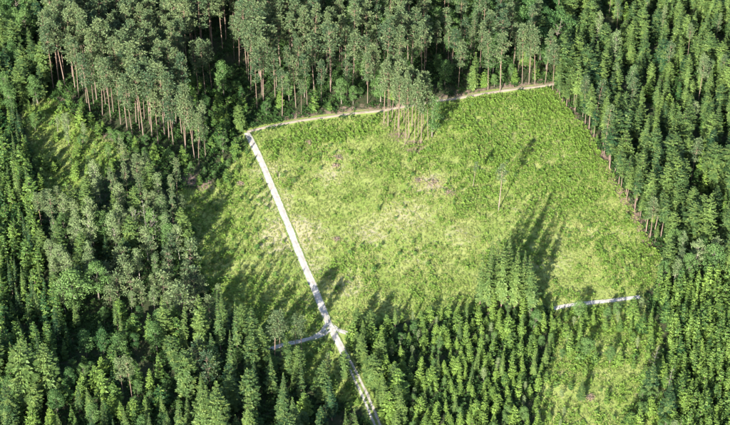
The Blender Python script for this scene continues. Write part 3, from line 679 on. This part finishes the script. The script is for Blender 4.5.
LIMIT = dict(slim_spruce=60, pine_tree=300, spruce_tree=230, edge_spruce=60, young_spruce=300, broadleaf_tree=300, birch_tree=300, young_pine=300, shrub=300, bare_tree=300, thin_pine=50)
MASSNAME = dict(slim_spruce=('slim_spruce_forest', 'further slim spruces'), pine_tree=('pine_forest', 'the many other tall pines filling the stands'), spruce_tree=('spruce_forest', 'the many other spruces filling the woods'),
                edge_spruce=('spruce_edge_forest', 'further bare-stemmed spruces along the clearing edge'), young_spruce=('young_spruce_forest', 'the many other young spruces in the plantations'),
                broadleaf_tree=('broadleaf_forest', 'the other broadleaf trees between the conifers'), birch_tree=('birch_forest', 'the other birches in the woods'),
                young_pine=('young_pine_forest', 'the other bushy young pines'), shrub=('shrub_undergrowth', 'the many small shrubs in clearings'))
for kind in PROTO:
    idx = [i for i, t in enumerate(TREES) if t['kind'] == kind]
    idx.sort(key=lambda i: (not TREES[i]['hero'], -AREA[i]))
    own = [i for i in idx[:LIMIT[kind]] if AREA[i] > 0 or TREES[i]['hero']]; rest = [i for i in idx if i not in set(own)]
    print(kind, len(idx), 'own', len(own))
    for i in own: plant(TREES[i])
    if rest:
        p = PROTO[kind]; T = [TREES[i] for i in rest]; n = len(T); s = np.array([t['h'] / p['H'] for t in T]); wd = s * R.uniform(.88, 1.14, n)
        stuff(MASSNAME[kind][0], [v[2] for v in p['v']], [(t['x'], t['y'], float(hgt(t['x'], t['y']))) for t in T],
              np.column_stack([R.normal(size=(n, 2)) * .018, R.uniform(0, 6.283, n)]), np.column_stack([wd, wd, s]), R.integers(0, len(p['v']), n), [t['tint'] for t in T], MASSNAME[kind][1])

# ---------------------------------------------------------------- meadow growth
def tussock(seed, n=14, L=.55, W=.09, lean=.55):
    r = np.random.default_rng(seed); C = MB(); d = np.concatenate([r.normal(size=(n, 2)) * lean, np.ones((n, 1))], 1)
    C.kites(np.concatenate([r.normal(size=(n, 2)) * .16, np.zeros((n, 1))], 1), d, unit(n, r), L * r.uniform(.6, 1.3, n), W * r.uniform(.8, 1.5, n), r.random(n)); return C
def herb(seed, n=26, H=1.0):
    r = np.random.default_rng(seed); C = MB(); z = r.uniform(.05, 1, n); a = r.random(n) * 6.28; w = (1 - z) * .32 + .05
    p = np.stack([np.cos(a) * w, np.sin(a) * w, z * H], 1); d = np.stack([np.cos(a), np.sin(a), r.normal(size=n) * .4 + .5], 1)
    C.kites(p, d, np.tile([0, 0, 1.], (n, 1)) + unit(n, r) * .4, .42 * (1.25 - z * .6), .22 * (1.25 - z * .6), r.random(n)); return C
def scatter(name, meshes, areas, dens, size, tintf, keep, label, gap=.25):
    X, Y = [], []
    for Pn in areas:
        lo, hi = Pn.min(0), Pn.max(0); n = int(np.prod(hi - lo) * dens); x = R.uniform(lo[0], hi[0], n); y = R.uniform(lo[1], hi[1], n)
        k = inside(Pn, x, y) & (track_dist(x, y) > gap); k &= R.random(n) < keep(x, y); X.append(x[k]); Y.append(y[k])
    x, y = np.concatenate(X), np.concatenate(Y); n = len(x); s = R.uniform(*size, n); print(name, n)
    stuff(name, meshes, np.column_stack([x, y, hgt(x, y) - .02]), np.column_stack([R.normal(size=(n, 2)) * .1, R.uniform(0, 6.28, n)]), np.column_stack([s * R.uniform(.8, 1.3, n), s * R.uniform(.8, 1.3, n), s]),
          R.integers(0, len(meshes), n), np.clip(tintf(x, y) + R.normal(size=n) * .15, 0, 1), label)
ALLM = [EAST_BAND, CLEARING, SIDE_MEADOW, LOW_MEADOW, SHRUBLAND, OPEN_MIX, CROSS_GLADE, TOP_GLADE]
def strawness(x, y):
    s = np.zeros(np.shape(x))
    for (p, r_, k) in STRAW:
        c = at(*p); s = np.maximum(s, k * np.exp(-(((x - c[0]) ** 2 + (y - c[1]) ** 2) / (r_ * r_))))
    return s
scatter('grass', [tussock(i).mesh('tussock', [M['grass']]) for i in range(5)], ALLM, 3.2, (.5, 1.15),
        lambda x, y: .08 + .22 * inside(CLEARING, x, y) + .9 * strawness(x, y) + .7 * (vnoise(x, y, 11) - .42), lambda x, y: .35 + .65 * vnoise(x, y, 5), 'rough grass tussocks covering the clearings', -.3)
c_up = at(560, 130)
scatter('undergrowth', [herb(i).mesh('herb', [M['herb']]) for i in range(5)], ALLM, 1.2, (.45, 1.3),
        lambda x, y: .45 + .5 * (vnoise(x, y, 15) - .3), lambda x, y: np.clip((vnoise(x, y, 13) * .6 + vnoise(x, y, 4) * .6 - .32 - strawness(x, y) * .7 + .5 * np.exp(-(((x - c_up[0]) / 45) ** 2 + ((y - c_up[1]) / 50) ** 2))) * 1.5, .03, 1),
        'leafy bracken, herbs and seedlings covering the clearings', .5)

FLOOR = [poly([(-20, -10), (750, -10), (750, 450), (-20, 450)])]
def under_trees(x, y):
    k = np.clip(vnoise(x, y, 7) * 1.7 - .2, .08, 1)
    for q in ALLM: k = np.where(inside(q, x, y), 0, k)
    return k
scatter('forest_undergrowth', [herb(40 + i, 30, .8).mesh('fern', [M['fern']]) for i in range(4)], FLOOR, 1.1, (.6, 1.7),
        lambda x, y: .1 + .3 * vnoise(x, y, 9), under_trees, 'ferns and low green growth on the forest floor', .5)

SEEDLINGS = [poly(p) for p in ([(440, 106), (551, 90), (584, 128), (606, 168), (600, 185), (560, 150), (520, 150), (480, 190), (470, 150)], [(520, 175), (560, 165), (600, 200), (560, 215)],
                               [(590, 240), (650, 250), (650, 285), (610, 290)], [(255, 145), (330, 128), (380, 120), (375, 135), (300, 150), (270, 165)])]
scatter('seedling_undergrowth', [herb(60 + i, 34, 1.25).mesh('seedling', [M['herb']]) for i in range(4)], SEEDLINGS, .6, (.7, 1.4), lambda x, y: .55 + .5 * (vnoise(x, y, 9) - .4),
        lambda x, y: np.clip(vnoise(x, y, 8) * 1.8 - .25, .05, 1), 'bright green planted seedlings dotting the upper clearing', 1.0)

# heaps of dead branches
def brush_pile(px, py, rad, label, tint, fresh=0):
    r = np.random.default_rng(int(px * 7 + py)); T, C = MB(), MB(); x, y = at(px, py)
    for i in range(26):
        a = r.random() * 6.28; c = np.array([r.normal() * rad * .35, r.normal() * rad * .35, r.uniform(.05, .5)]); d = np.array([math.cos(a), math.sin(a), r.normal() * .25]) * rad * r.uniform(.3, .8)
        T.tube([c - d / 2, c + [0, 0, .06], c + d / 2], [.05, .04, .02], 4)
    n = 150; p = np.column_stack([r.normal(size=(n, 2)) * rad * .42, r.uniform(0, .55, n)])
    C.kites(p, unit(n, r), unit(n, r), .5, .22, r.random(n))
    o = bpy.data.objects.new('brush_pile', None); o.empty_display_size = .5; COL.objects.link(o); o.location = (x, y, float(hgt(x, y)))
    o['label'] = label; o['category'] = 'brush pile'; o['group'] = 'heaps of dead branches'
    for nm, me in (('branches', T.mesh('branches', [M['deadwood']])), ('twigs', C.mesh('twigs', [M['brush']]))):
        c = bpy.data.objects.new(nm, me); COL.objects.link(c); c.parent = o; c['tint'] = tint
for q in [(433, 183, 2.6, 'pale pinkish brush pile left of the lone pines in the clearing', .9), (450, 193, 2.2, 'small pinkish brush pile nearest the two lone pines', .8), (418, 181, 1.8, 'leftmost brush pile of three in the middle of the clearing', .9),
          (338, 157, 1.7, 'pinkish brush pile in the upper left of the clearing', .8), (336, 166, 1.4, 'tiny brush pile just below another in the upper left clearing', .7), (310, 142, 1.5, 'brush pile by the upper left corner of the clearing', .8),
          (337, 239, 1.4, 'small lilac-grey brush pile right of the track', .9), (118, 246, 3.2, 'reddish-brown heap of dead brush between two dark conifers', .1), (590, 397, 1.6, 'pinkish brush pile beside the small lone spruce', .8),
          (240, 184, 1.4, 'small pink brush pile at the corner thicket', .6)]: brush_pile(*q)
